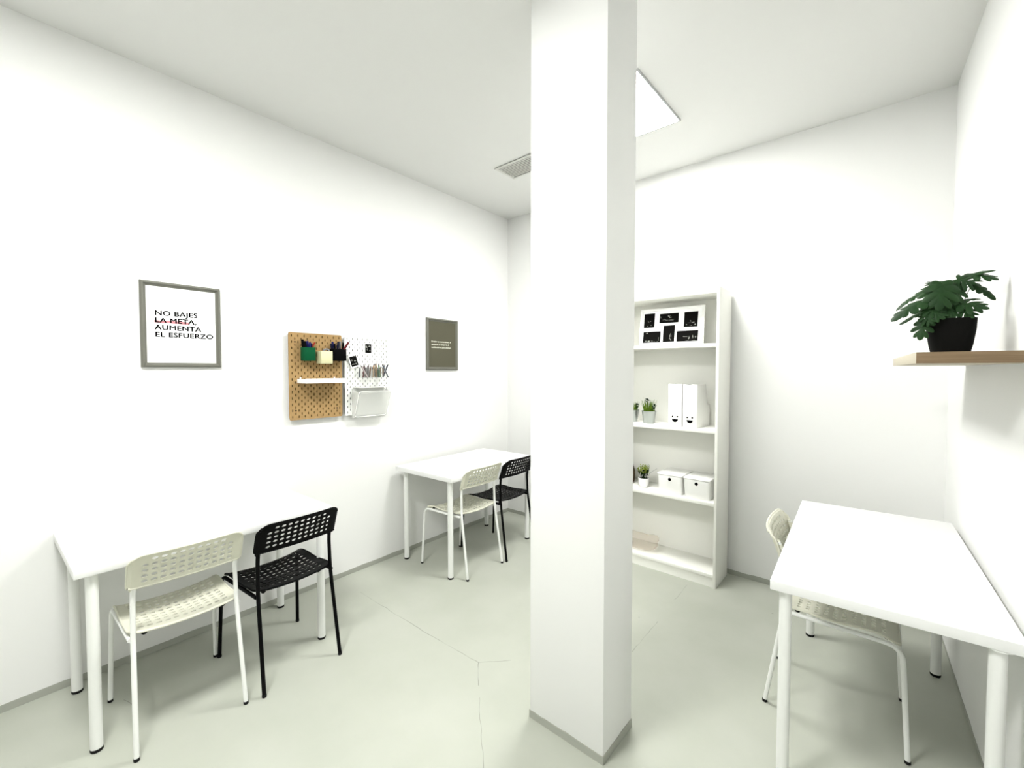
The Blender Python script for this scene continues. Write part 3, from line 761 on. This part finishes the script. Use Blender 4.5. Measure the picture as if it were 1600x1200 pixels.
def leaflet(mb, c, d, L, w_):
    d = Vector(d).normalized(); s = d.cross(Vector((0, 0, 1))); s = s.normalized() if s.length > .01 else Vector((1, 0, 0)); u = s.cross(d)
    c = Vector(c); p = [c, c+d*L*.4+s*w_, c+d*L, c+d*L*.4-s*w_, c+d*L*.45+u*w_*.5]
    v = [mb.v(q) for q in p]
    for a, b in ((0, 1), (1, 2), (2, 3), (3, 0)): mb.face([v[a], v[b], v[4]], True)
def zincpot(label, x, y, seedv, tall):
    t = thing('potted_grass', label, 'potted plant', (x, y, SH[2][1]), group='grass plants in metal pots')
    mb = MB(); mb.lathe([(.039, 0), (.0405, .003), (.0525, .088), (.0545, .090), (.0545, .094), (.0515, .094), (.0500, .082), (.01, .082)], seg=32); mb.build('pot', M['zinc'], t)
    MB().lathe([(.0498, .0822), (.0490, .0868), (.02, .089)], seg=20).build('soil', M['soil'], t)
    mb = MB(); blades(mb, 130, .040, tall, .024, .0024, .086, seedv); mb.build('grass', M['grass'], t)
    mb = MB(); rnd = random.Random(seedv+5)
    for cx, cy, cz in ((-.012, -.01, .172), (.047, -.015, .128)):
        mb.tube([(cx*.6, cy, .086), (cx, cy, cz)], .0012, 6)
        for k in range(22):
            dr = Vector((rnd.gauss(0, 1), rnd.gauss(0, 1), rnd.gauss(0, 1))); leaflet(mb, Vector((cx, cy, cz))+dr.normalized()*.006, dr, .017, .006)
    mb.build('sprig', M['dgreen'], t)
    mb = MB(); blades(mb, 16, .035, tall*1.35, .075, .0006, .086, seedv+9); mb.build('fine_blades', M['lime'], t)
zincpot('green grass plant in a small metal pot, standing beside the magazine files', -1.375, 3.175, 11, .105)
zincpot('green grass plant in a small metal pot, half hidden behind the pillar edge', -1.516, 3.185, 23, .085)
t = thing('potted_plant', 'small yellow green plant in a white round pot beside the lidded boxes', 'potted plant', (-1.407, 3.165, SH[1][1]))
MB().lathe([(.024, 0), (.031, .006), (.038, .028), (.0405, .068), (.0385, .069), (.037, .058), (.01, .058)], seg=32).build('pot', M['ceram'], t)
MB().lathe([(.0368, .0585), (.034, .062), (.01, .063)], seg=20).build('soil', M['soil'], t)
mb = MB(); rnd = random.Random(31)
mbt = MB()
for k in range(34):
    a = rnd.uniform(0, 2*PI); rr = rnd.uniform(.006, .038); top = Vector((rr*1.35*math.cos(a), rr*1.35*math.sin(a), rnd.uniform(.11, .172)))
    b0 = Vector((rr*.6*math.cos(a), rr*.6*math.sin(a), .06)); mb.tube([b0, b0.lerp(top, .6)+Vector((0, 0, .006)), top], .0009, 5)
    for q in range(9):
        f = rnd.uniform(.35, 1); c = b0.lerp(top, f); dr = Vector((rnd.gauss(0, 1), rnd.gauss(0, 1), rnd.uniform(.2, 1.4)))
        leaflet(mbt if f > .68 else mb, c, dr, .019, .0048)
mb.build('foliage', M['dgreen'], t); mbt.build('leaf_tips', M['lime'], t)
MB().tube(fillet([(.02, 0, .06), (.05, .0, .115), (.10, .01, .15)], .04), .0007, 5).build('loose_stem', M['dgreen'], t)
# wicker vase
t = thing('wicker_vase', 'brown woven vase at the left of the middle shelf, mostly hidden by the pillar', 'vase', (-1.566, 3.215, SH[1][1]))
MB().lathe([(.045, 0), (.056, .01), (.060, .06), (.058, .10), (.048, .135), (.040, .16), (.036, .16), (.044, .13), (.05, .09), (.01, .03)], seg=28).build('body', M['wicker'], t)
# crumpled bag
t = thing('plastic_bag', 'crumpled pinkish see-through plastic bag on the bottom shelf of the bookcase', 'plastic bag', (-1.44, 3.19, SH[0][1]))
bm = bmesh.new(); bmesh.ops.create_icosphere(bm, subdivisions=5, radius=1)
rnd = random.Random(4); cr = [(Vector((rnd.gauss(0, 1), rnd.gauss(0, 1), rnd.gauss(0, 1))).normalized(), rnd.uniform(.5, .95), rnd.uniform(.25, .8)) for _ in range(60)]
for v in bm.verts:
    p = v.co.copy(); f = 1.
    for n_, off, am in cr:
        dd = p.dot(n_)-off
        if dd > 0: f -= dd*am*.55
    rg = .035*math.sin(p.x*17+p.y*9+math.sin(p.z*13)*2)+.02*math.sin(p.y*31+p.x*23)
    p = p*(f+rg)
    p = Vector([math.copysign(abs(c)**.62, c) for c in p])
    v.co = (p.x*.165+.012, p.y*.088, max(.0, .060+p.z*.072+.012*p.x))
    if v.co.z < .006: v.co.z = .0005
mb = MB(); mb.bm.free(); mb.bm = bm
for f in bm.faces: f.smooth = True
mb.build('bag_skin', M['bag'], t, sharp=18)

# ------------------------------------------------------------------ right wall shelf and plant
RA = math.atan(.046)
sx = rwx(2.40); t = thing('wall_shelf', 'pale floating wall shelf with oak end on the right wall', 'wall shelf', (sx, 2.40, 1.490), RA)
MB().box(-.254, -.001, -.545, .50, 0, .0345, .0006).build('board', M['oakpale'], t)
MB().box(-.254, -.001, -.5485, -.5455, 0, .0345, .0005).build('end_panel', M['oak'], t)
SZ = 1.5247
PC = Vector((.161, 2.2, SZ)); PK = 1.1
t = thing('potted_monstera', 'split leaf plant in a black pot on the wall shelf', 'potted plant', PC, R(20))
t.rotation_euler.z = 0
MB().lathe([(r_*1.1, z_*1.155) for r_, z_ in ((.036, 0), (.0455, .003), (.0515, .03), (.0575, .075), (.0590, .108), (.0560, .108), (.054, .095), (.01, .095))], seg=40, power=2.7).build('pot', M['pot'], t)
MB().lathe([(.0588, .1103), (.055, .1166), (.01, .119)], seg=28, power=2.6).build('soil', M['soil'], t)
def monstera(mb, base, tip, width, facing, curl=.25, seedv=0):
    """split leaf: lobes fan out from the midrib, joined near it and parted by slits outside"""
    base, tip = Vector(base), Vector(tip); ax = tip-base; L = ax.length; ax.normalize()
    up = Vector(facing); up = (up-ax*up.dot(ax)).normalized(); sd = ax.cross(up)
    rnd = random.Random(seedv); hw2 = width/2
    def P(x, y, extra=0.):      # flat leaf coordinates -> drooping blade
        t_ = x/L
        return base+ax*x+sd*y+up*(-curl*L*(t_-.25)**2-.5*y*y/max(width, .01)+extra)
    def lobe(s_, t0, th, ln, wd):
        d = Vector((math.cos(th), s_*math.sin(th))); n_ = Vector((-d.y, d.x)); o = Vector((t0*L, 0)); g = []; wd *= 1.1
        NS, NA = 10, 4
        for i in range(NS+1):
            f = i/NS; ww = wd*.5*(.72+.28*min(1, f/.4)) if f < .5 else wd*.5*math.sqrt(max(0, 1-((f-.5)/.5)**2.3))
            bend = .10*ln*f*f
            g.append([mb.v(P(*(o+d*(f*ln)+Vector((bend, 0))+n_*(ww*(j/NA*2-1))), extra=-.0016*abs(j/NA*2-1)**2+rnd.uniform(0, .0002))) for j in range(NA+1)])
        for i in range(NS):
            for j in range(NA): mb.face([g[i][j], g[i+1][j], g[i+1][j+1], g[i][j+1]], True)
    j_ = lambda: rnd.uniform(.92, 1.08)
    for s_ in (-1, 1):
        lobe(s_, .10, math.radians(128*j_()), hw2*.80*j_(), .22*L)
        lobe(s_, .12, math.radians(86*j_()), hw2*1.02*j_(), .25*L)
        lobe(s_, .32, math.radians(60*j_()), hw2*1.12*j_(), .22*L)
        lobe(s_, .54, math.radians(42*j_()), hw2*.98*j_(), .19*L)
    lobe(1, .50, 0, .50*L, .26*L); lobe(1, .02, 0, .60*L, .22*L)
def lp(zx, zy, dy=0.):  # reading of the plant's outline at the pot's distance, in pot coordinates
    k = 1+dy/2.0; SZ0 = 1.47
    return Vector(((.086+(zx-380)*(.0002925 if zx > 380 else .00033))*k*PK-PC.x, dy*PK, SZ0+(1.634-(zy-590)*.000402-SZ0)*PK-PC.z+dy*.05))
leaves = [  # base, tip, width, depths, facing
    ((350, 435), (122, 560), .055, (-.05, -.09), (-.2, -.6, .8), .2),
    ((335, 360), (145, 458), .030, (0, -.02), (-.1, -.3, 1), .3),
    ((365, 512), (185, 602), .024, (-.03, -.05), (0, -.3, 1), .1),
    ((535, 305), (385, 255), .045, (.03, .03), (-.1, -.5, 1), .3),
    ((530, 300), (322, 385), .062, (-.02, -.05), (-.1, -.7, .7), .25),
    ((505, 305), (490, 505), .078, (-.045, -.075), (.05, -1, .35), .2),
    ((600, 310), (625, 470), .060, (-.02, -.05), (.3, -1, .4), .2),
    ((605, 275), (868, 195), .040, (.03, .0), (.0, -.5, 1), .35),
    ((625, 275), (770, 320), .062, (-.01, -.02), (.0, -.8, .6), .2),
    ((690, 235), (928, 275), .055, (.02, -.01), (.1, -.55, .9), .3),
    ((745, 315), (925, 435), .030, (.03, .02), (.1, -.7, .7), .25),
    ((640, 470), (866, 512), .058, (-.03, -.05), (.1, -.75, .7), .2),
    ((635, 440), (798, 428), .028, (.02, .01), (0, -.4, 1), .2),
    ((640, 500), (760, 580), .050, (-.03, -.055), (.1, -.9, .5), .2),
    ((375, 590), (340, 738), .050, (-.055, -.075), (-.2, -1, .3), .2),
    ((400, 500), (535, 580), .052, (-.055, -.075), (.1, -.9, .5), .2),
    ((375, 545), (440, 620), .045, (-.060, -.080), (-.1, -1, .3), .2),
    ((400, 440), (540, 520), .060, (-.03, -.06), (0, -.8, .6), .2),
    ((560, 480), (610, 585), .045, (-.03, -.06), (.1, -1, .4), .2),
    ((430, 400), (365, 530), .050, (-.01, -.04), (-.3, -.8, .5), .2),
    ((570, 420), (500, 560), .050, (.03, .02), (-.1, -.8, .6), .2),
    ((600, 380), (690, 300), .040, (.04, .05), (.1, .5, .9), .2),
    ((480, 420), (420, 330), .050, (.04, .06), (-.2, .5, .9), .2),
    ((520, 520), (420, 590), .050, (.0, .0), (-.2, -.5, .9), .2)]
mb = MB(); ms = MB()
for i, (b, e, w_, (d0, d1), fc, cu) in enumerate(leaves):
    B_, E_ = lp(*b, d0), lp(*e, d1)
    monstera(mb, B_, E_, w_*1.22, fc, cu, i)
    root = Vector((B_.x*.25, B_.y*.25, .115)); mid = root.lerp(B_, .55)+Vector((0, 0, .012))
    ms.tube([root, root.lerp(mid, .5), mid, mid.lerp(B_, .5)+Vector((0, 0, .004)), B_], .0013, 6)
mb.build('foliage', M['leaf'], t, sharp=60); ms.build('stem', M['stem'], t)
